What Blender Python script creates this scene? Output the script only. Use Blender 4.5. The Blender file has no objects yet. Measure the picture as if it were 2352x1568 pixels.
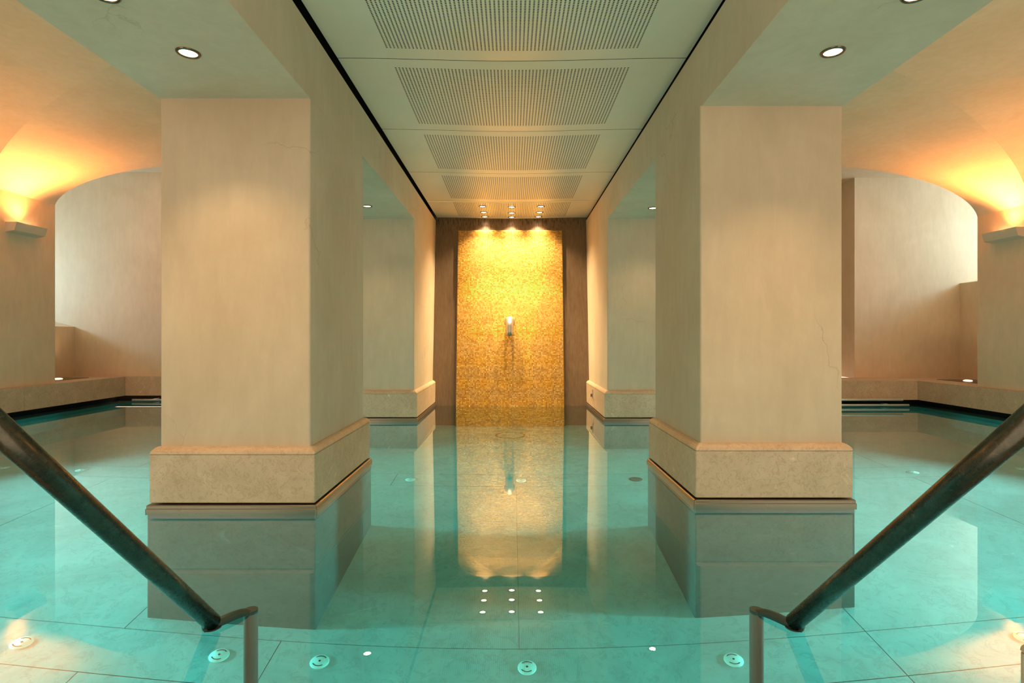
import bpy, bmesh, math, random
from mathutils import Vector, Matrix
random.seed(7)
SC = bpy.context.scene
COL = SC.collection
PI = math.pi

# ------------------------------------------------------------------ camera, world, exposure
F_PX = 1280.0
cam_d = bpy.data.cameras.new('camera'); cam = bpy.data.objects.new('camera', cam_d); COL.objects.link(cam)
cam.location = (0, 0, 1.0); cam.rotation_euler = (PI/2, 0, 0)
cam_d.sensor_width = 36.0; cam_d.lens = 36.0*F_PX/2352.0; cam_d.shift_y = -9.0/2352.0
cam_d.clip_start = 0.02; cam_d.clip_end = 100
SC.camera = cam
SC.view_settings.view_transform = 'Standard'; SC.view_settings.look = 'None'
SC.view_settings.exposure = 0.0; SC.view_settings.gamma = 1.0; SC.view_settings.use_curve_mapping = False
w = bpy.data.worlds.new('world'); SC.world = w; w.use_nodes = True
w.node_tree.nodes['Background'].inputs[0].default_value = (1.0, 0.74, 0.52, 1)
w.node_tree.nodes['Background'].inputs[1].default_value = 2.05
try:
    SC.cycles.max_bounces = 10; SC.cycles.diffuse_bounces = 5; SC.cycles.glossy_bounces = 5
    SC.cycles.transmission_bounces = 8; SC.cycles.use_denoising = True
    SC.cycles.sample_clamp_indirect = 6.0; SC.cycles.blur_glossy = 0.5
except Exception:
    pass

WARM = (1.0, 0.66, 0.34)
P_SPOT = 40.0; P_GOLD = 110.0; P_POOL = 93.0; P_SCONCE = 250.0; E_WIN_L = 34.0; E_WIN_R = 19.0

def lamp(name, kind, loc, power, color, **kw):
    d = bpy.data.lights.new(name, kind); d.energy = power; d.color = color
    rot = kw.pop('rot', None); aim = kw.pop('aim', None)
    for k, v in kw.items(): setattr(d, k, v)
    o = bpy.data.objects.new(name, d); COL.objects.link(o); o.location = loc
    if rot: o.rotation_euler = rot
    if aim: o.rotation_euler = Vector(aim).to_track_quat('-Z', 'Y').to_euler()
    return o
# underwater lamps on the side walls of the pool
for sx in (-1, 1):
    for yy in (2.7, 5.0):
        lamp('pool_lamp', 'AREA', (sx*5.86, yy, -0.52), P_POOL, (0.78, 1.0, 1.04), shape='DISK', size=0.28, spread=math.radians(88), aim=(-sx, 0, 0.04))

# ------------------------------------------------------------------ materials
def newmat(name):
    m = bpy.data.materials.new(name); m.use_nodes = True
    nt = m.node_tree; b = nt.nodes['Principled BSDF']
    return m, nt, b
def N(nt, t, **kw):
    n = nt.nodes.new(t)
    for k, v in kw.items():
        if hasattr(n, k): setattr(n, k, v)
    return n
def ramp(nt, src, stops):
    r = N(nt, 'ShaderNodeValToRGB'); e = r.color_ramp.elements
    while len(e) < len(stops): e.new(0.5)
    for i, (p, c) in enumerate(stops):
        e[i].position = p; e[i].color = (*c, 1) if len(c) == 3 else c
    nt.links.new(src, r.inputs[0]); return r.outputs[0]
def coords(nt, scale=(1, 1, 1), loc=(0, 0, 0)):
    # world position, so that repeated objects do not repeat the pattern
    g = N(nt, 'ShaderNodeNewGeometry'); mp = N(nt, 'ShaderNodeMapping')
    mp.inputs['Scale'].default_value = scale; mp.inputs['Location'].default_value = loc
    nt.links.new(g.outputs['Position'], mp.inputs['Vector']); return mp.outputs[0]
def noise(nt, vec, scale, detail=4, rough=0.55, dist=0.0):
    n = N(nt, 'ShaderNodeTexNoise'); n.inputs['Scale'].default_value = scale; n.inputs['Detail'].default_value = detail
    n.inputs['Roughness'].default_value = rough; n.inputs['Distortion'].default_value = dist
    nt.links.new(vec, n.inputs['Vector']); return n.outputs['Fac']
def mixc(nt, a, b, fac, mode='MIX'):
    m = N(nt, 'ShaderNodeMix'); m.data_type = 'RGBA'; m.blend_type = mode
    def put(sock, v):
        if isinstance(v, (tuple, list)): sock.default_value = (*v, 1) if len(v) == 3 else v
        elif isinstance(v, float): sock.default_value = v
        else: nt.links.new(v, sock)
    put(m.inputs[0], fac); put(m.inputs[6], a); put(m.inputs[7], b); return m.outputs[2]
def bump(nt, b, h, strength, dist=0.01):
    n = N(nt, 'ShaderNodeBump'); n.inputs['Strength'].default_value = strength; n.inputs['Distance'].default_value = dist
    nt.links.new(h, n.inputs['Height']); nt.links.new(n.outputs[0], b.inputs['Normal'])

def plaster(name, c0, c1, cracks=True):
    m, nt, b = newmat(name); v = coords(nt)
    n1 = noise(nt, v, 1.3, 6, 0.6, 0.6); n2 = noise(nt, coords(nt, (9, 9, 2.2)), 1.6, 5, 0.65, 0.4)
    base = ramp(nt, n1, [(0.3, c0), (0.7, c1)])
    col = mixc(nt, base, ramp(nt, n2, [(0.3, (0.80, 0.79, 0.77)), (0.65, (1, 1, 1))]), 0.40, 'MULTIPLY')
    if cracks:
        vd = N(nt, 'ShaderNodeTexVoronoi'); vd.feature = 'DISTANCE_TO_EDGE'; vd.inputs['Scale'].default_value = 0.85
        wv = N(nt, 'ShaderNodeVectorMath'); wv.operation = 'ADD'
        nz = N(nt, 'ShaderNodeTexNoise'); nz.inputs['Scale'].default_value = 5; nz.inputs['Detail'].default_value = 5
        sc = N(nt, 'ShaderNodeVectorMath'); sc.operation = 'SCALE'; sc.inputs['Scale'].default_value = 0.22
        nt.links.new(v, nz.inputs['Vector']); nt.links.new(nz.outputs['Color'], sc.inputs[0])
        nt.links.new(v, wv.inputs[0]); nt.links.new(sc.outputs[0], wv.inputs[1]); nt.links.new(wv.outputs[0], vd.inputs['Vector'])
        line = ramp(nt, vd.outputs['Distance'], [(0.0, (1, 1, 1)), (0.0035, (0, 0, 0))])
        mask = ramp(nt, noise(nt, v, 1.1, 2), [(0.52, (0, 0, 0)), (0.6, (0.45, 0.45, 0.45))])
        ml = mixc(nt, (0, 0, 0), line, mask, 'MIX')
        col = mixc(nt, col, (0.30, 0.20, 0.12), ml)
    nt.links.new(col, b.inputs['Base Color']); b.inputs['Roughness'].default_value = 0.72
    bump(nt, b, noise(nt, v, 22, 6, 0.7), 0.12, 0.01)
    return m
M = {}
M['plaster'] = plaster('lime_plaster', (0.58, 0.455, 0.32), (0.67, 0.545, 0.40))
M['plaster_wall'] = plaster('wall_plaster', (0.69, 0.51, 0.335), (0.78, 0.595, 0.415), False)

def stone(name, c0, c1, vein, scale=6.0, rough=0.45):
    m, nt, b = newmat(name); v = coords(nt)
    n1 = noise(nt, v, scale, 8, 0.7, 0.8); n2 = noise(nt, v, scale*4.5, 6, 0.75, 1.5); n3 = noise(nt, v, scale*0.6, 5, 0.6, 2.5)
    base = ramp(nt, n1, [(0.32, c0), (0.68, c1)])
    col = mixc(nt, base, vein, ramp(nt, n2, [(0.52, (0, 0, 0)), (0.60, (0.55, 0.55, 0.55)), (0.64, (0, 0, 0))]))
    col = mixc(nt, col, tuple(min(1, c*1.45) for c in c1), ramp(nt, n3, [(0.66, (0, 0, 0)), (0.74, (0.7, 0.7, 0.7))]))
    nt.links.new(col, b.inputs['Base Color']); b.inputs['Roughness'].default_value = rough
    bump(nt, b, n2, 0.10, 0.006)
    return m
M['travertine'] = stone('travertine_plinth', (0.52, 0.375, 0.25), (0.66, 0.49, 0.345), (0.36, 0.21, 0.12))
M['poolstone'] = stone('pool_stone', (0.38, 0.41, 0.37), (0.54, 0.57, 0.52), (0.30, 0.31, 0.27), 2.2, 0.5)
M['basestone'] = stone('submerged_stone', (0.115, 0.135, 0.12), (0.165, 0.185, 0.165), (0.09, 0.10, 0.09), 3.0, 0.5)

def simple(name, c, rough=0.5, metal=0.0, spec=None):
    m, nt, b = newmat(name); b.inputs['Base Color'].default_value = (*c, 1); b.inputs['Roughness'].default_value = rough
    b.inputs['Metallic'].default_value = metal
    nz = noise(nt, coords(nt), 40, 3)
    r = N(nt, 'ShaderNodeMapRange'); r.inputs['To Min'].default_value = max(0.02, rough-0.06); r.inputs['To Max'].default_value = min(1, rough+0.06)
    nt.links.new(nz, r.inputs[0]); nt.links.new(r.outputs[0], b.inputs['Roughness'])
    return m
M['black'] = simple('dark_gap', (0.006, 0.006, 0.006), 0.9)
M['seam'] = simple('floor_joint', (0.06, 0.065, 0.06), 0.9)
M['steel'] = simple('brushed_steel', (0.62, 0.61, 0.58), 0.24, 1.0)
M['bar'] = simple('reflection_pale_steel', (0.82, 0.84, 0.84), 0.30, 0.35)  # paler and less metallic: reflected daylight is put into the bar colour
M['spout'] = simple('satin_steel', (0.60, 0.55, 0.50), 0.34, 1.0)
M['chrome'] = simple('dark_chrome', (0.22, 0.16, 0.11), 0.22, 1.0)
M['white'] = simple('white_plastic', (0.95, 0.95, 0.85), 0.4)
M['darkplastic'] = simple('dark_slot', (0.05, 0.06, 0.05), 0.6)
M['sconce'] = simple('sconce_plaster', (0.60, 0.50, 0.38), 0.7)
M['trim'] = simple('bronze_trim', (0.30, 0.235, 0.18), 0.30, 0.85)

def rail_mat():
    m, nt, b = newmat('patinated_bronze'); v = coords(nt)
    n1 = noise(nt, v, 30, 6, 0.75); n2 = noise(nt, v, 160, 3, 0.6)
    col = ramp(nt, n1, [(0.35, (0.050, 0.062, 0.052)), (0.62, (0.095, 0.09, 0.07)), (0.78, (0.22, 0.16, 0.10))])
    nt.links.new(col, b.inputs['Base Color']); b.inputs['Metallic'].default_value = 0.9
    nt.links.new(ramp(nt, n2, [(0.3, (0.20,)*3), (0.7, (0.30,)*3)]), b.inputs['Roughness'])
    return m
M['rail'] = rail_mat()
M['post'] = simple('pool_post_bronze', (0.05, 0.075, 0.064), 0.42, 0.5)

def ceil_mat():
    m, nt, b = newmat('satin_metal_panel')
    n1 = noise(nt, coords(nt, (1, 1, 1)), 45, 5, 0.7); n2 = noise(nt, coords(nt), 2.5, 4)
    nt.links.new(ramp(nt, n2, [(0.3, (0.85, 0.84, 0.72)), (0.7, (0.90, 0.885, 0.77))]), b.inputs['Base Color'])
    b.inputs['Metallic'].default_value = 0.28
    nt.links.new(ramp(nt, n1, [(0.3, (0.33,)*3), (0.7, (0.43,)*3)]), b.inputs['Roughness'])
    bump(nt, b, n1, 0.05, 0.003)
    return m
M['ceil'] = ceil_mat()

def backwall_mat():
    m, nt, b = newmat('bronze_back_wall')
    n1 = noise(nt, coords(nt, (14, 14, 0.5)), 3.0, 6, 0.7); n2 = noise(nt, coords(nt), 1.6, 4)
    col = ramp(nt, n1, [(0.3, (0.135, 0.083, 0.047)), (0.7, (0.20, 0.13, 0.078))])
    # drip stains hanging from the top edge
    g = N(nt, 'ShaderNodeNewGeometry'); sp = N(nt, 'ShaderNodeSeparateXYZ'); nt.links.new(g.outputs['Position'], sp.inputs[0])
    mr = N(nt, 'ShaderNodeMapRange'); mr.inputs['From Min'].default_value = 2.52; mr.inputs['From Max'].default_value = 2.80
    nt.links.new(sp.outputs['Z'], mr.inputs[0])
    drip = ramp(nt, noise(nt, coords(nt, (1, 1, 0.03)), 60, 3, 0.6), [(0.52, (0, 0, 0)), (0.60, (1, 1, 1))])
    mm = N(nt, 'ShaderNodeMath'); mm.operation = 'MULTIPLY'; nt.links.new(drip, mm.inputs[0]); nt.links.new(mr.outputs[0], mm.inputs[1])
    col = mixc(nt, col, (0.05, 0.03, 0.015), mm.outputs[0])
    nt.links.new(col, b.inputs['Base Color']); b.inputs['Metallic'].default_value = 0.35
    nt.links.new(ramp(nt, n2, [(0.3, (0.34,)*3), (0.7, (0.46,)*3)]), b.inputs['Roughness'])
    return m
M['backwall'] = backwall_mat()

def gold_mat():
    m, nt, b = newmat('gold_mosaic')
    v = coords(nt); oi = N(nt, 'ShaderNodeVertexColor'); oi.layer_name = 'tile'
    sep = N(nt, 'ShaderNodeSeparateColor'); nt.links.new(oi.outputs['Color'], sep.inputs[0])
    col = ramp(nt, sep.outputs[0], [(0.0, (0.37, 0.175, 0.024)), (0.5, (0.49, 0.25, 0.040)), (1.0, (0.61, 0.345, 0.075))])
    nt.links.new(col, b.inputs['Base Color']); b.inputs['Metallic'].default_value = 0.30
    nt.links.new(ramp(nt, sep.outputs[1], [(0.0, (0.36,)*3), (1.0, (0.60,)*3)]), b.inputs['Roughness'])
    return m
M['gold'] = gold_mat()
M['grout'] = simple('gold_grout', (0.20, 0.115, 0.03), 0.6)

def emis(name, c, s, sample=True):
    m, nt, b = newmat(name); b.inputs['Base Color'].default_value = (0.8, 0.8, 0.8, 1)
    b.inputs['Emission Color'].default_value = (*c, 1); b.inputs['Emission Strength'].default_value = s
    if not sample: m.cycles.emission_sampling = 'NONE'
    return m
M['lamp'] = emis('lamp_glow', (1.0, 0.80, 0.52), 14.0, False)
M['uplamp'] = emis('uplight_glow', (1.0, 0.84, 0.55), 4.0, False)
M['winL'] = emis('daylit_pane', (0.46, 0.86, 1.18), E_WIN_L)
M['winR'] = emis('daylit_pane_dim', (0.52, 0.88, 1.12), E_WIN_R)

def water_mat():
    m = bpy.data.materials.new('pool_water'); m.use_nodes = True; nt = m.node_tree
    for n in list(nt.nodes): nt.nodes.remove(n)
    out = N(nt, 'ShaderNodeOutputMaterial'); g = N(nt, 'ShaderNodeBsdfGlass'); g.inputs['IOR'].default_value = 1.333
    g.inputs['Roughness'].default_value = 0.0; g.inputs['Color'].default_value = (1, 1, 1, 1)
    bp = N(nt, 'ShaderNodeBump'); bp.inputs['Strength'].default_value = 0.008; bp.inputs['Distance'].default_value = 0.006
    nt.links.new(noise(nt, coords(nt, (7, 2.2, 1)), 1.5, 3, 0.5), bp.inputs['Height']); nt.links.new(bp.outputs[0], g.inputs['Normal'])
    a = N(nt, 'ShaderNodeVolumeAbsorption'); a.inputs['Color'].default_value = (0.37, 0.945, 0.925, 1); a.inputs["Density"].default_value = 0.50
    fr = N(nt, 'ShaderNodeFresnel'); fr.inputs['IOR'].default_value = 1.333
    sc = N(nt, 'ShaderNodeMath'); sc.operation = 'MULTIPLY'; sc.inputs[1].default_value = 0.75; nt.links.new(fr.outputs[0], sc.inputs[0])
    gl = N(nt, 'ShaderNodeBsdfGlossy'); gl.inputs['Roughness'].default_value = 0.0; gl.inputs['Color'].default_value = (1, 1, 1, 1)
    nt.links.new(bp.outputs[0], gl.inputs['Normal']); nt.links.new(bp.outputs[0], fr.inputs['Normal'])
    mx = N(nt, 'ShaderNodeMixShader'); nt.links.new(sc.outputs[0], mx.inputs[0]); nt.links.new(g.outputs[0], mx.inputs[1]); nt.links.new(gl.outputs[0], mx.inputs[2])
    nt.links.new(mx.outputs[0], out.inputs['Surface']); nt.links.new(a.outputs[0], out.inputs['Volume'])
    return m
M['water'] = water_mat()

# ------------------------------------------------------------------ helpers
def link(name, me, mats, parent=None, smooth=False):
    for m in (mats if isinstance(mats, (list, tuple)) else [mats]): me.materials.append(m)
    if smooth:
        for p in me.polygons: p.use_smooth = True
    o = bpy.data.objects.new(name, me); COL.objects.link(o)
    if parent: o.parent = parent
    return o
def obj(name, bm, mat, parent=None, smooth=False, bev=0, seg=2):
    if bev:
        es = [e for e in bm.edges if len(e.link_faces) == 2 and e.calc_face_angle(0) > 0.5]
        bmesh.ops.bevel(bm, geom=es, offset=bev, segments=seg, profile=0.5, affect='EDGES')
    bmesh.ops.recalc_face_normals(bm, faces=bm.faces)
    me = bpy.data.meshes.new(name); bm.to_mesh(me); bm.free()
    return link(name, me, mat, parent, smooth)
def BM(): return bmesh.new()
def box(bm, x0, x1, y0, y1, z0, z1):
    v = [bm.verts.new(p) for p in ((x0,y0,z0),(x1,y0,z0),(x1,y1,z0),(x0,y1,z0),(x0,y0,z1),(x1,y0,z1),(x1,y1,z1),(x0,y1,z1))]
    for f in ((0,3,2,1),(4,5,6,7),(0,1,5,4),(1,2,6,5),(2,3,7,6),(3,0,4,7)): bm.faces.new([v[i] for i in f])
    return bm
def prism(bm, pts, y0, y1):
    a = [bm.verts.new((x, y0, z)) for x, z in pts]; b = [bm.verts.new((x, y1, z)) for x, z in pts]; n = len(pts)
    for i in range(n): bm.faces.new((a[i], a[(i+1)%n], b[(i+1)%n], b[i]))
    bm.faces.new(a); bm.faces.new(b[::-1]); return bm
def lathe(bm, prof, n=32, c=(0,0,0), cap=True):
    rings = []
    for r, z in prof:
        rings.append([bm.verts.new((c[0]+r*math.cos(2*PI*i/n), c[1]+r*math.sin(2*PI*i/n), c[2]+z)) for i in range(n)])
    for a, b in zip(rings, rings[1:]):
        for i in range(n): bm.faces.new((a[i], a[(i+1)%n], b[(i+1)%n], b[i]))
    if cap: bm.faces.new(rings[0][::-1]); bm.faces.new(rings[-1])
    return bm
def tube(bm, pts, r, n=20, cap=True, up=None):
    pts = [Vector(p) for p in pts]; rings = []
    for i, p in enumerate(pts):
        t = (pts[min(i+1, len(pts)-1)] - pts[max(i-1, 0)]).normalized()
        s = t.cross(Vector(up) if up else (Vector((0,0,1)) if abs(t.z) < 0.95 else Vector((0,1,0)))).normalized(); q = s.cross(t)
        k = 1.0
        if 0 < i < len(pts)-1:
            c = (pts[i+1]-p).normalized().dot((p-pts[i-1]).normalized()); k = 1.0
        rings.append([bm.verts.new(p + (s*math.cos(2*PI*j/n) + q*math.sin(2*PI*j/n))*r*k) for j in range(n)])
    for a, b in zip(rings, rings[1:]):
        for j in range(n): bm.faces.new((a[j], a[(j+1)%n], b[(j+1)%n], b[j]))
    if cap: bm.faces.new(rings[0][::-1]); bm.faces.new(rings[-1])
    return bm
def arc_pts(p0, pc, p1, n=8):
    # quadratic bend through corner pc
    p0, pc, p1 = Vector(p0), Vector(pc), Vector(p1)
    return [(1-t)**2*p0 + 2*t*(1-t)*pc + t*t*p1 for t in [i/n for i in range(n+1)]]
def rings_rect(bm, rect, prof, r=0.012, cap=True):
    # stacked rounded-rectangle rings: prof = [(outward offset, z), ...]
    x0, x1, y0, y1 = rect; rings = []
    for o, z in prof:
        ring = []
        for cx, cy, a0 in ((x1+o-r, y1+o-r, 0), (x0-o+r, y1+o-r, PI/2), (x0-o+r, y0-o+r, PI), (x1+o-r, y0-o+r, 1.5*PI)):
            for k in range(4):
                a = a0 + k*PI/6; ring.append(bm.verts.new((cx+r*math.cos(a), cy+r*math.sin(a), z)))
        rings.append(ring)
    n = len(rings[0])
    for a, b in zip(rings, rings[1:]):
        for i in range(n): bm.faces.new((a[i], a[(i+1)%n], b[(i+1)%n], b[i]))
    if cap: bm.faces.new(rings[0][::-1]); bm.faces.new(rings[-1])
    return bm
def tag(o, label, cat, group=None):
    o['label'] = label; o['category'] = cat
    if group: o['group'] = group
    return o
def thing(name, loc, label, cat, group=None):
    o = bpy.data.objects.new(name, None); COL.objects.link(o); o.location = loc; o.empty_display_size = 0.1
    return tag(o, label, cat, group)
def struct(o): o['kind'] = 'structure'; return o
def dup(root, loc, label, group=None):
    r = root.copy(); COL.objects.link(r); r.location = loc; r['label'] = label
    if group: r['group'] = group
    for ch in list(root.children):
        c = ch.copy(); COL.objects.link(c); c.parent = r
        for g in list(ch.children):
            d = g.copy(); COL.objects.link(d); d.parent = c
    return r

# ------------------------------------------------------------------ main dimensions (metres, water at z = 0)
FLOOR = -1.5
LX0, LX1 = -2.045, -1.173          # left arcade (column shafts and beam)
RX0, RX1 = 1.140, 1.984            # right arcade
WL, WR = -6.10, 5.93               # side wall faces
ZS = 2.39; ZS2 = 2.425             # beam soffits
ZB = 2.80; ZC = 2.85               # top of the beam face, ceiling panels

# ------------------------------------------------------------------ pool shell
# floor slabs with open joints, laid on a dark bed
g = 0.0025
ys = [-0.2, 0.2, 2.76, 3.09, 5.32, 5.66, 7.90, 8.23, 9.4]
def xsplit(i):
    if i == 2 + 0: return [-6.6, -3.82, -1.28, 1.96, 3.85, 6.6]
    if i in (4, 6): return [-6.6, -3.4, -1.16, 3.3, 6.6]
    if i > 4: return [-6.6, -3.80, 3.82, 6.6]
    return [-6.6, -3.80, -2.15, 0.04, 1.96, 3.82, 6.6]
bm = BM()
for i in range(len(ys)-1):
    xs = xsplit(i)
    for a, b in zip(xs, xs[1:]):
        ga = 0.001 if a == 0.04 else g; gb = 0.001 if b == 0.04 else g
        box(bm, a+ga, b-gb, ys[i]+g, ys[i+1]-g, FLOOR-0.05, FLOOR)
struct(obj('floor', bm, M['poolstone']))
struct(obj('floor_bed', box(BM(), -6.7, 6.7, -0.3, 9.5, FLOOR-0.2, FLOOR-0.025), M['seam']))
# pool walls under water
struct(obj('pool_wall_left', box(BM(), -6.5, -6.05, -0.3, 9.4, FLOOR-0.04, -0.06), M['poolstone']))
struct(obj('pool_wall_right', box(BM(), 5.92, 6.5, -0.3, 9.4, FLOOR-0.04, -0.06), M['poolstone']))
struct(obj('pool_wall_back', box(BM(), -6.05, 5.92, 8.72, 9.4, FLOOR-0.04, -0.06), M['poolstone']))
struct(obj('pool_wall_back_right', box(BM(), 2.04, 5.92, 8.12, 8.72, FLOOR-0.04, -0.06), M['poolstone']))
# dark overflow channel under the stone ledges
bm = BM(); box(bm, -6.6, -6.30, -2, 8.95, -0.06, 0.10); box(bm, -6.3, -2.1, 8.90, 9.0, -0.06, 0.10)
struct(obj('trim_1', bm, M['black']))
bm = BM(); box(bm, 6.15, 6.5, -2, 8.7, -0.06, 0.10); box(bm, 2.04, 6.15, 8.34, 8.7, -0.06, 0.10)
struct(obj('trim_2', bm, M['black']))
# stone ledges
def ledge(name, x0, x1, y0, y1, z0, z1): return struct(obj(name, box(BM(), x0, x1, y0, y1, z0, z1), M['travertine'], bev=0.02, seg=3))
ledge('trim_3', -6.9, -6.04, -2, 4.9, 0.095, 0.39); ledge('trim_4', -6.9, -6.04, 4.903, 6.90, 0.095, 0.39); ledge('trim_5', -6.9, -6.04, 6.903, 8.80, 0.095, 0.39)
ledge('trim_6', -6.037, -2.0, 8.70, 8.80, 0.095, 0.39)
ledge('trim_7', 5.90, 7.05, -2, 8.75, 0.095, 0.373); ledge('trim_8', 1.95, 5.897, 8.10, 8.75, 0.095, 0.373)

# ------------------------------------------------------------------ side walls, niches, back walls
struct(obj('wall_left', box(BM(), -7.6, WL, -2, 7.44, 0.38, 3.6), M['plaster_wall'], bev=0.012))
struct(obj('wall_right', box(BM(), WR, 7.6, -2, 7.10, 0.365, 3.6), M['plaster_wall'], bev=0.012))
struct(obj('wall_back_left', box(BM(), -9.2, -1.9, 8.76, 9.0, 0.38, 3.8), M['plaster_wall']))
struct(obj('wall_back_right', box(BM(), 5.36, 9.4, 8.72, 9.6, 0.365, 3.8), M['plaster_wall']))
struct(obj('wall_back_recess', box(BM(), 1.9, 5.5, 9.35, 9.6, 0.365, 3.8), M['plaster_wall']))
struct(obj('wall_recess_side', box(BM(), 1.7, 1.9, 8.74, 9.6, 0.365, 3.8), M['plaster_wall']))
# parapets with sloping sills, below the windows
struct(obj('wall_niche_left', prism(BM(), [(-6.87, 0.385), (-6.87, 1.17), (-8.85, 1.69), (-8.85, 0.385)], 7.44, 8.78), M['plaster_wall']))
struct(obj('wall_niche_right', prism(BM(), [(7.01, 0.37), (7.01, 1.85), (8.85, 2.22), (8.85, 0.37)], 7.10, 8.74), M['plaster_wall']))
# splayed window heads
struct(obj('wall_head_left', prism(BM(), [(-8.85, 2.27), (-7.3, 3.62), (-7.3, 3.9), (-9.1, 3.9), (-9.1, 2.27)], 7.30, 8.90), M['plaster_wall']))
struct(obj('wall_head_right', prism(BM(), [(8.85, 3.28), (8.2, 3.52), (8.2, 3.8), (9.1, 3.8), (9.1, 3.28)], 7.00, 8.90), M['plaster_wall']))
struct(obj('wall_jamb_left', box(BM(), -9.1, -7.58, 7.20, 7.44, 0.38, 3.8), M['plaster_wall']))
struct(obj('wall_jamb_right', box(BM(), 7.58, 9.1, 6.90, 7.10, 0.38, 3.8), M['plaster_wall']))
def window(name, x, y0, y1, z0, z1, mat):
    fr = BM(); t = 0.04
    box(fr, x-t, x+t, y0, y1, z0, z0+0.05); box(fr, x-t, x+t, y0, y1, z1-0.05, z1)
    box(fr, x-t, x+t, y0, y0+0.05, z0+0.05, z1-0.05); box(fr, x-t, x+t, y1-0.05, y1, z0+0.05, z1-0.05)
    f = struct(obj(name, fr, M['white']))
    obj('window_pane', box(BM(), x-0.008, x+0.008, y0+0.05, y1-0.05, z0+0.05, z1-0.05), mat, f)
window('window_1', -8.80, 7.46, 8.74, 1.66, 2.30, M['winL'])
window('window_2', 8.80, 7.12, 8.70, 2.20, 3.30, M['winR'])
struct(obj('ceiling_niche_left', box(BM(), -9.0, -1.9, 7.42, 9.0, 3.60, 3.7), M['plaster_wall']))
struct(obj('ceiling_niche_right', box(BM(), 1.9, 9.0, 7.08, 9.6, 3.50, 3.62), M['plaster_wall']))

# ------------------------------------------------------------------ groin vaults over the side aisles
def vault(name, xc, a, ycs, wy, zs, b, y0, y1):
    verts, faces = [], []
    nx = 72
    for s in range(nx):   # columns of quads between x_i and x_{i+1}
        pass
    ts = [math.sin(PI*(i/nx-0.5)) for i in range(nx+1)]
    def strip(fy, fz, m):
        base = len(verts)
        for t in ts:
            x = xc + a*t; ya, yb = fy(abs(t))
            for k in range(m+1):
                y = ya + (yb-ya)*k/m
                verts.append((x, y, fz(abs(t), y)))
        for i in range(nx):
            for k in range(m):
                q = base + i*(m+1)+k; faces.append((q, q+1, q+m+2, q+m+1))
    zl = lambda t, y: zs + b*math.sqrt(max(0, 1-t*t))
    edges = [(lambda t: y0)]
    prev = lambda t: y0
    for yc in ycs:
        lo = (lambda t, yc=yc: yc - wy*t); hi = (lambda t, yc=yc: yc + wy*t)
        strip(lambda t, p=prev, lo=lo: (p(t), lo(t)), zl, 6)
        strip(lambda t, lo=lo, hi=hi: (lo(t), hi(t)), lambda t, y, yc=yc: zs + b*math.sqrt(max(0, 1-((y-yc)/wy)**2)), 40)
        prev = hi
    strip(lambda t, p=prev: (p(t), y1), zl, 6)
    me = bpy.data.meshes.new(name); me.from_pydata(verts, [], faces); me.update()
    return struct(link(name, me, M['plaster_wall'], None, True))
vault('ceiling_vault_left', -3.85, 2.26, (1.35, 5.03), 1.45, 2.71, 0.62, -2.0, 7.44)
vault('ceiling_vault_right', 3.75, 2.19, (1.25, 4.95), 1.45, 2.47, 0.72, -2.0, 7.10)

# ------------------------------------------------------------------ arcade beams and the dark slot beside the ceiling
def beam(name, x0, x1, y0, y1, z):
    return struct(obj(name, box(BM(), x0, x1, y0, y1, z, ZB), M['plaster'], bev=0.012, seg=2))
beam('beam_left_front', LX0, LX1, -2, 4.36, ZS); beam('beam_left_rear', LX0, LX1, 4.362, 8.9, ZS2)
beam('beam_right_front', RX0, RX1, -2, 4.36, ZS); beam('beam_right_rear', RX0, RX1, 4.362, 8.9, ZS2)
struct(obj('wall_above_beam_left', box(BM(), LX0, -1.30, -2, 8.9, ZB, 3.5), M['black']))
struct(obj('wall_above_beam_right', box(BM(), 1.30, RX1, -2, 8.9, ZB, 3.5), M['black']))
struct(obj('ceiling_plenum', box(BM(), -1.9, 1.9, -2, 9.2, 3.2, 3.5), M['black']))
struct(obj('light_stop_plenum_back', box(BM(), -1.9, 1.9, 8.80, 9.2, 2.5, 3.5), M['black']))  # added black box, stops light leaking in behind the perforated panels
struct(obj('ceiling_front', box(BM(), -1.155, 1.155, -2, 2.416, ZC, ZC+0.05), M['ceil']))

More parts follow.
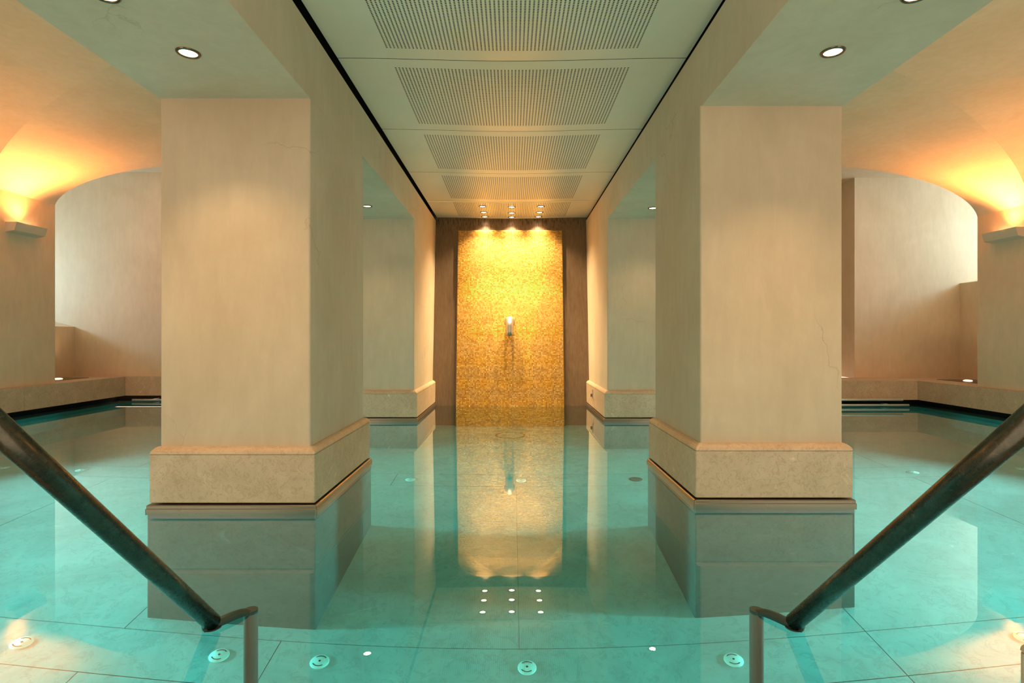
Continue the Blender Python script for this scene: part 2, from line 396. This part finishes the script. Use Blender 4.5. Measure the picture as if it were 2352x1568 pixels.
# ------------------------------------------------------------------ perforated ceiling panels
SEAMS = [2.42, 3.69, 4.95, 6.23, 7.52, 8.60]
def panel_z(x, y, s):
    return ZC - 0.020*0.5*(1+math.cos(PI*min(1, abs(x)/1.15))) - 0.016*(1-(2*s-1)**2)*math.cos(PI*x/2.5)
def ceiling_panel(i, label):
    y0, y1 = SEAMS[i]+0.003, SEAMS[i+1]-0.003; L = y1-y0
    px, py, hw, hh = 0.0241, 0.0152, 0.0100, 0.0082
    nxh = 67; x_start = -nxh*px/2
    m0 = 0.11 if i < 4 else 0.05
    nyh = int((L - m0 - (0.135 if i < 4 else 0.13))/py)
    xs = [-1.155, -1.07, -0.98, -0.89]; hx = set()
    for k in range(nxh):
        a = x_start + k*px + (px-hw)/2; xs += [a, a+hw]; hx.add(len(xs)-2)
    xs += [0.89, 0.98, 1.07, 1.155]
    yy = [y0, y0+0.02, y0+0.06]; hy = set()
    for k in range(nyh):
        a = y0 + m0 + k*py; yy += [a, a+hh]; hy.add(len(yy)-2)
    yy += [yy[-1]+0.04, y1-0.02, y1]
    n = len(yy)
    verts = [(x, y, panel_z(x, y, (y-y0)/L)) for x in xs for y in yy]
    faces = [(a*n+b, a*n+b+1, (a+1)*n+b+1, (a+1)*n+b) for a in range(len(xs)-1) for b in range(n-1) if not (a in hx and b in hy)]
    # folded rims, so the sheet reads as a shallow tray
    base = len(verts)
    me = bpy.data.meshes.new('ceiling_panel'); me.from_pydata(verts, [], faces); me.update()
    o = link('ceiling_panel', me, M['ceil'], None, True)
    tag(o, label, 'ceiling panel', 'perforated ceiling panels')
for i, lb in enumerate(('perforated metal ceiling panel nearest the camera, cut by the top of the picture',
                        'largest fully visible perforated metal ceiling panel, second from the camera',
                        'perforated metal ceiling panel in the middle of the row of five',
                        'shallow perforated metal ceiling panel just before the one with nine lamps',
                        'farthest perforated ceiling panel holding nine lamps above the gold wall')):
    ceiling_panel(i, lb)

# ------------------------------------------------------------------ columns
def column(x0, x1, y0, y1, ztop, label):
    t = thing('column', ((x0+x1)/2, (y0+y1)/2, FLOOR), label, 'column', 'arcade columns standing in the pool')
    ox, oy, oz = t.location
    def part(name, prof, mat, r=0.012, parent=t):
        bm = rings_rect(BM(), (x0-ox, x1-ox, y0-oy, y1-oy), [(o, z-oz) for o, z in prof], r)
        return obj(name, bm, mat, parent)
    part('shaft', [(0, 0.33), (0, ztop+0.002)], M['plaster'], 0.012)
    pl = part('plinth', [(-0.03, 0.050), (0.037, 0.050), (0.041, 0.054), (0.041, 0.326)], M['travertine'], 0.010)
    part('moulding', [(-0.02, 0.3265), (0.038, 0.3265), (0.042, 0.331), (0.041, 0.338), (0.034, 0.350), (0.022, 0.361), (0.008, 0.368), (-0.01, 0.370)], M['travertine'], 0.010, pl)
    part('shadow_gap', [(0.0, 0.032), (0.0, 0.052)], M['black'])
    part('bronze_ledge', [(0.0, 0.040), (0.046, 0.040), (0.052, 0.036), (0.052, 0.020), (0.056, 0.018), (0.056, -0.052), (0.0, -0.052)], M['trim'], 0.008)
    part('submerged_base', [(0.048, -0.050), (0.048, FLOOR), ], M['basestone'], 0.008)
    return t
column(LX0, LX1, 3.241, 4.406, ZS, 'large left column in front, tan plaster with fine cracks, on stone plinth')
column(RX0-0.010, RX1, 3.346, 4.400, ZS, 'large right column in front, plain tan plaster on stone plinth')
column(LX0, LX1, 6.682, 8.85, ZS2, 'smaller far left column beside the gold wall, plinth with pale patches')
column(RX0, RX1, 6.664, 8.85, ZS2, 'smaller far right column beside the gold wall, metal fitting on its plinth')
column(RX0-0.010, RX1, 0.02, 1.158, ZS, 'nearest right column, only its stone plinth corner shows in the bottom right')
column(LX0, LX1, 0.02, 1.158, ZS, 'nearest left column beside the camera, outside the picture')

# fitting on the far right plinth
t = thing('wall_fitting', (1.100, 7.54, 0.235), 'small steel fitting on the inner face of the far right plinth', 'wall fitting')
obj('plate', box(BM(), -0.012, 0.004, -0.018, 0.018, -0.06, 0.06), M['steel'], t, bev=0.003)
obj('knob', box(BM(), -0.035, -0.011, -0.012, 0.012, -0.035, 0.005), M['chrome'], t, bev=0.004)

# ------------------------------------------------------------------ leaning back wall with the gold mosaic and the spout
LEAN = 0.135
def yback(z): return 8.20 + LEAN*z
bm = BM()
prof = [(8.20+LEAN*FLOOR, FLOOR), (yback(2.95), 2.95), (yback(2.95)+0.15, 2.95), (8.20+LEAN*FLOOR+0.15, FLOOR)]
a = [bm.verts.new((-1.30, y, z)) for y, z in prof]; b = [bm.verts.new((1.28, y, z)) for y, z in prof]
for i in range(4): bm.faces.new((a[i], a[(i+1)%4], b[(i+1)%4], b[i]))
bm.faces.new(a); bm.faces.new(b[::-1])
struct(obj('wall_back', bm, M['backwall']))

GX0, GX1, GZ0, GZ1 = -0.822, 0.765, -1.48, 2.637
gt = thing('mosaic_wall', (0, 8.2, FLOOR), 'tall leaning gold mosaic panel rising from the water at the end of the pool', 'mosaic panel')
lean_ang = math.atan(LEAN)
bm = BM()
prof = [(yback(GZ0)-0.070, GZ0), (yback(GZ1)-0.070, GZ1), (yback(GZ1)-0.003, GZ1), (yback(GZ0)-0.003, GZ0)]
a = [bm.verts.new((GX0, y-8.2, z-FLOOR)) for y, z in prof]; b = [bm.verts.new((GX1, y-8.2, z-FLOOR)) for y, z in prof]
for i in range(4): bm.faces.new((a[i], a[(i+1)%4], b[(i+1)%4], b[i]))
bm.faces.new(a); bm.faces.new(b[::-1])
obj('backing_slab', bm, M['grout'], gt)
pitch = 0.0204; nx_ = int((GX1-GX0)/pitch); up = Vector((0, math.sin(lean_ang), math.cos(lean_ang))); rt = Vector((1, 0, 0)); nr = Vector((0, -math.cos(lean_ang), math.sin(lean_ang)))
Ls = (GZ1-GZ0)/math.cos(lean_ang); ny_ = int(Ls/pitch)
o0 = Vector((GX0 + ((GX1-GX0)-nx_*pitch)/2, yback(GZ0)-0.070-8.2, GZ0-FLOOR))
V, Fc, Cc = [], [], []
for j in range(ny_):
    for i in range(nx_):
        c = o0 + rt*((i+0.5)*pitch) + up*((j+0.5)*pitch) + nr*(0.004+random.uniform(-0.0004, 0.0006))
        tx, ty = random.gauss(0, 0.045), random.gauss(0, 0.055); h = pitch*0.5-0.0015
        ux = (rt + nr*tx).normalized()*h; uy = (up + nr*ty).normalized()*h
        q = len(V); col = (random.random(), random.random(), 0)
        V += [c-ux-uy, c+ux-uy, c+ux+uy, c-ux+uy]
        d = nr*0.006
        V += [c-ux*1.05-uy*1.05-d, c+ux*1.05-uy*1.05-d, c+ux*1.05+uy*1.05-d, c-ux*1.05+uy*1.05-d]
        fs = [(q, q+1, q+2, q+3), (q, q+4, q+5, q+1), (q+1, q+5, q+6, q+2), (q+2, q+6, q+7, q+3), (q+3, q+7, q+4, q)]
        Fc += fs; Cc += [col]*20
me = bpy.data.meshes.new('gold_tiles'); me.from_pydata([tuple(v) for v in V], [], Fc); me.update()
ca = me.color_attributes.new('tile', 'FLOAT_COLOR', 'CORNER')
flat = []
for c in Cc: flat += [c[0], c[1], c[2], 1.0]
ca.data.foreach_set('color', flat)
link('gold_tiles', me, M['gold'], gt)

ysp = yback(1.24) - 0.070
t = thing('water_spout', (-0.035, ysp, 1.235), 'satin steel water spout bent downwards, fixed to the gold mosaic', 'spout')
bm = lathe(BM(), [(0.0001, 0.0), (0.070, 0.0), (0.078, 0.004), (0.078, 0.010), (0.070, 0.016), (0.056, 0.018)], 40)
bm.transform(Matrix.Rotation(PI/2, 4, 'X') @ Matrix.Translation((0, 0, 0.002)))
obj('flange', bm, M['spout'], t, True)
path = [(0, 0.0, 0.01), (0, -0.06, 0.01)] + arc_pts((0, -0.085, 0.01), (0, -0.20, 0.01), (0, -0.20, -0.09), 12)[0:] + [(0, -0.20, -0.15), (0, -0.20, -0.205)]
bm = tube(BM(), path, 0.057, 32, cap=False, up=(1, 0, 0))
obj('pipe', bm, M['spout'], t, True).modifiers.new('wall', 'SOLIDIFY').thickness = 0.005

# ------------------------------------------------------------------ recessed downlights
def downlight(loc, label, group):
    t = thing('downlight', loc, label, 'downlight', group)
    bm = lathe(BM(), [(0.040, 0.0), (0.040, -0.004), (0.044, -0.008), (0.052, -0.007), (0.056, -0.002), (0.056, 0.0)], 36, cap=False)
    obj('trim_ring', bm, M['chrome'], t, True)
    bm = lathe(BM(), [(0.0405, -0.0005), (0.030, -0.0035), (0.0001, -0.0050)], 32, cap=False)
    obj('lamp_glass', bm, M['lamp'], t, True)
    return t
def spot(loc, power, size, blend, aim=(0, 0, -1), col=WARM):
    lamp('downlight_beam', 'SPOT', loc, power, col, spot_size=math.radians(size), spot_blend=blend, shadow_soft_size=0.03, aim=aim)
G1 = 'downlights in the arcade soffits'
d0 = downlight((-1.58, 2.72, ZS), 'downlight in the left soffit in front of the large left column', G1)
soff = [(1.56, 2.71, ZS, 'bright downlight in the right soffit in front of the large right column'),
        (-1.65, 2.26, ZS, 'left soffit downlight cut by the top edge of the picture'),
        (1.64, 2.26, ZS, 'right soffit downlight cut by the top edge of the picture'),
        (-1.57, 6.04, ZS2, 'small downlight in the far left soffit before the far column'),
        (1.55, 6.13, ZS2, 'small downlight in the far right soffit, half hidden by the large column')]
for x, y, z, lb in soff: dup(d0, (x, y, z), lb, G1)
for x, y, z in [(-1.58, 2.72, ZS)] + [s[:3] for s in soff] + [(-1.58, 4.95, ZS2), (1.56, 4.95, ZS2)]:
    spot((x, y, z-0.03), P_SPOT*(0.5 if y > 4 else 1), 104, 0.8)
G2 = 'nine lamps in the ceiling before the gold wall'
rows = [(7.76, 'nearest row'), (8.10, 'middle row'), (8.42, 'row nearest the gold wall')]
for y, rn in rows:
    for x, cn in ((-0.41, 'left'), (-0.005, 'centre'), (0.40, 'right')):
        z = panel_z(x, y, (y-7.523)/(8.60-7.526)) - 0.001
        dup(d0, (x, y, z), '%s lamp in the %s of the nine ceiling lamps' % (cn, rn), G2)
        pw, ang, tilt = ((3.3, 58, 0.19) if y < 8 else (1.5, 122, 0.0) if y < 8.3 else (0.55, 110, 0.03))
        spot((x, y, z-0.03), P_GOLD*pw, ang, 1.0, aim=(0, tilt, -1), col=(1.0, 0.74, 0.40))

# ------------------------------------------------------------------ wall sconces
def sconce(xw, s, y0, y1, z, label, ty=-0.35):
    t = thing('wall_sconce', (xw, (y0+y1)/2, z), label, 'wall light', 'uplighting sconces on the side walls')
    L = (y1-y0)/2; D = 0.14
    # open trough: sloped bottom, thin front and ends
    bm = BM()
    def q(pts): bm.faces.new([bm.verts.new(p) for p in pts])
    sec_o = [(0, -0.085), (s*D*0.78, -0.065), (s*D, 0.035), (s*(D-0.014), 0.035), (s*(D*0.74), -0.048), (0, -0.05)]
    prism(bm, sec_o, -L, L)
    prism(bm, [(0, -0.085), (s*D*0.78, -0.065), (s*D, 0.035), (0, 0.035)], -L-0.012, -L)
    prism(bm, [(0, -0.085), (s*D*0.78, -0.065), (s*D, 0.035), (0, 0.035)], L, L+0.012)
    obj('trough', bm, M['sconce'], t)
    bm = tube(BM(), [(s*0.055, -L+0.05, -0.02), (s*0.055, L-0.05, -0.02)], 0.012, 16)
    obj('lamp_tube', bm, M['lamp'], t, True)
    lamp('sconce_glow', 'SPOT', (xw+s*0.10, (y0+y1)/2, z+0.02), P_SCONCE, (1.0, 0.375, 0.095), spot_size=math.radians(140), spot_blend=1.0, shadow_soft_size=0.05, aim=(s*0.60, ty, 1))
sconce(WL, 1, 6.72, 7.14, 2.36, 'glowing uplight sconce on the left wall below the vault')
sconce(WR, -1, 6.42, 6.86, 2.24, 'glowing uplight sconce on the right wall below the vault')

sconce(WL, 1, 2.98, 3.40, 2.36, 'added unseen sconce nearer the camera on the left wall, throwing orange light into the vault', 0.35)  # extra unseen sconces, added to throw orange light into the aisle vaults
sconce(WR, -1, 2.90, 3.32, 2.24, 'added unseen sconce nearer the camera on the right wall, throwing orange light into the vault', 0.35)

# ------------------------------------------------------------------ small uplights let into the niche ledges
def uplight(loc, s, label):
    t = thing('floor_uplight', loc, label, 'uplight', 'uplights in the niche ledges')
    obj('grate', box(BM(), -0.22, 0.22, -0.45, 0.30, 0.0, 0.006), M['chrome'], t, bev=0.002)
    obj('lamp_glass', lathe(BM(), [(0.055, 0.006), (0.052, 0.012), (0.035, 0.018), (0.0001, 0.020)], 28, cap=False), M['uplamp'], t, True)
    lamp('uplight_beam', 'SPOT', (loc[0], loc[1], loc[2]+0.05), 9.0, WARM, spot_size=math.radians(110), spot_blend=0.8, shadow_soft_size=0.04, aim=(0, 0, 1))
uplight((-6.63, 8.14, 0.39), -1, 'small glowing uplight in the ledge of the left niche')
uplight((6.56, 8.02, 0.373), 1, 'small glowing uplight in the ledge of the right niche')

# ------------------------------------------------------------------ handrails
def handrail(s, ex, tx, label):
    E = Vector((ex, 1.925, 0.018)); T = Vector((tx, 1.18, 0.815)); d = (T-E).normalized(); top = E + d*1.30
    t = thing('handrail', (ex, 1.925, FLOOR), label, 'handrail', 'handrails of the pool steps'); o = Vector(t.location)
    P = lambda p: tuple(Vector(p)-o)
    bm = tube(BM(), [P(E), P(E+d*0.4), P(E+d*0.8), P(top)], 0.0285, 28, up=(1, 0, 0))
    obj('rail', bm, M['rail'], t, True)
    wx = (LX1 if s < 0 else RX0-0.010)
    # stay that ties the rail to the nearest column
    q = E + d*1.18
    obj('wall_stay', tube(BM(), [P(q), P((wx, q.y, q.z-0.0))], 0.010, 14), M['rail'], t, True)
    pt = Vector((ex - s*0.080, 2.04, 0.012))
    br = BM(); tube(br, [P(E + Vector((s*0.02, -0.02, -0.016)))] + [P(p) for p in arc_pts(E+Vector((-s*0.02, 0.022, -0.010)), pt+Vector((-s*0.004, 0.004, 0.004)), pt+Vector((0, 0, -0.045)), 8)], 0.017, 18)
    obj('bracket', br, M['post'], t, True)
    obj('post', lathe(BM(), [(0.0245, 0), (0.0245, pt.z-0.006-FLOOR)], 24, (pt.x-o.x, pt.y-o.y, 0)), M['post'], t)
    obj('end_cap', lathe(BM(), [(0.030, -0.006), (0.030, 0.0)], 24, P(E+Vector((0, 0.0, -0.016)))), M['post'], t)
handrail(-1, -1.036, -1.095, 'dark bronze handrail on the left sloping down into the water')
handrail(1, 0.975, 1.085, 'dark bronze handrail on the right sloping down into the water')

# ------------------------------------------------------------------ stainless bars along the back edge
def bar(name, x0, x1, y, z, r, label):
    t = thing(name, ((x0+x1)/2, y, z), label, 'bar', 'steel bars along the back edge of the pool')
    L = (x1-x0)/2
    obj('tube', tube(BM(), [(-L, 0, 0), (L, 0, 0)], r, 16), M['bar'], t, True)
    for k in (-0.8, 0.8):
        obj('stay', tube(BM(), [(k*L, 0, 0), (k*L, 0.24, 0)], r*0.6, 10), M['bar'], t, True)
bar('grab_bar', 3.2, 5.60, 7.99, 0.108, 0.0150, 'upper steel bar at the right back edge of the pool')
bar('grab_bar', 3.2, 5.69, 7.99, 0.032, 0.0150, 'lower steel bar just above the water at the right back edge')
bar('grab_bar', -5.90, -3.2, 8.66, 0.030, 0.0150, 'steel bar above the water at the left back edge')

# ------------------------------------------------------------------ round floor inlets
def inlet(loc, label, group):
    t = thing('floor_inlet', loc, label, 'pool inlet', group)
    cv = obj('cover', lathe(BM(), [(0.050, 0.0), (0.050, 0.004), (0.046, 0.009), (0.0001, 0.011)], 36, cap=False), M['white'], t, True)
    obj('screw', lathe(BM(), [(0.006, 0.010), (0.006, 0.013), (0.0001, 0.0135)], 12, cap=False), M['darkplastic'], cv)
    for a0 in (PI*1.18, PI*0.22):
        bm = BM(); n = 12; span = PI*0.55
        ro, ri = 0.0375, 0.0325
        prev = None
        for k in range(n+1):
            a = a0 + span*k/n
            cur = (bm.verts.new((ri*math.cos(a), ri*math.sin(a), 0.0115)), bm.verts.new((ro*math.cos(a), ro*math.sin(a), 0.0112)))
            if prev: bm.faces.new((prev[0], prev[1], cur[1], cur[0]))
            prev = cur
        obj('slot', bm, M['darkplastic'], cv)
    return t
G3 = 'round inlets in the pool floor'
i0 = inlet((0.08, 2.955, FLOOR), 'round white floor inlet at the bottom centre of the picture', G3)
for x, y, lb in ((-2.56, 2.91, 'round floor inlet far left in front, beside the warm sconce reflection'),
                 (-1.55, 2.95, 'round floor inlet just left of the left handrail post'),
                 (-1.02, 2.955, 'round floor inlet just right of the left handrail post'),
                 (1.175, 2.955, 'round floor inlet left of the right handrail post'),
                 (2.70, 2.93, 'round floor inlet cut by the right edge beyond the stone plinth corner'),
                 (-1.00, 5.49, 'pale floor inlet between the large left column and the gold reflection'),
                 (0.09, 5.49, 'faint floor inlet under the reflection of the gold wall'),
                 (-4.25, 5.50, 'pale floor inlet in the left aisle above the left handrail'),
                 (-5.02, 5.50, 'pale floor inlet at the left edge of the picture behind the handrail'),
                 (3.93, 5.46, 'pale floor inlet in the right aisle between column and handrail'),
                 (5.00, 5.46, 'pale floor inlet at the right edge of the picture behind the handrail')):
    dup(i0, (x, y, FLOOR), lb, G3)
t = thing('floor_drain', (1.22, 5.49, FLOOR), 'dark round drain in the floor beside the large right column', 'pool drain')
obj('grille', lathe(BM(), [(0.055, 0.0), (0.055, 0.006), (0.048, 0.008), (0.0001, 0.008)], 32, cap=False), M['darkplastic'], t, True)
obj('rim', lathe(BM(), [(0.064, 0.0), (0.064, 0.004), (0.055, 0.006)], 32, cap=False), M['chrome'], t, True)
t = thing('floor_drain', (-0.02, 7.35, FLOOR), 'large round drain in the floor below the steel spout', 'pool drain')
obj('rim', lathe(BM(), [(0.20, 0.0), (0.20, 0.006), (0.17, 0.008), (0.17, 0.0)], 40, cap=False), M['trim'], t, True)
obj('grille', lathe(BM(), [(0.17, 0.004), (0.0001, 0.006)], 40, cap=False), M['poolstone'], t, True)

# ------------------------------------------------------------------ water
o = obj('pool_water', box(BM(), -6.45, 6.4, 0.2, 9.2, FLOOR-0.1, 0.0), M['water'])
tag(o, 'still clear teal pool water filling the whole basin', 'water'); o['kind'] = 'stuff'
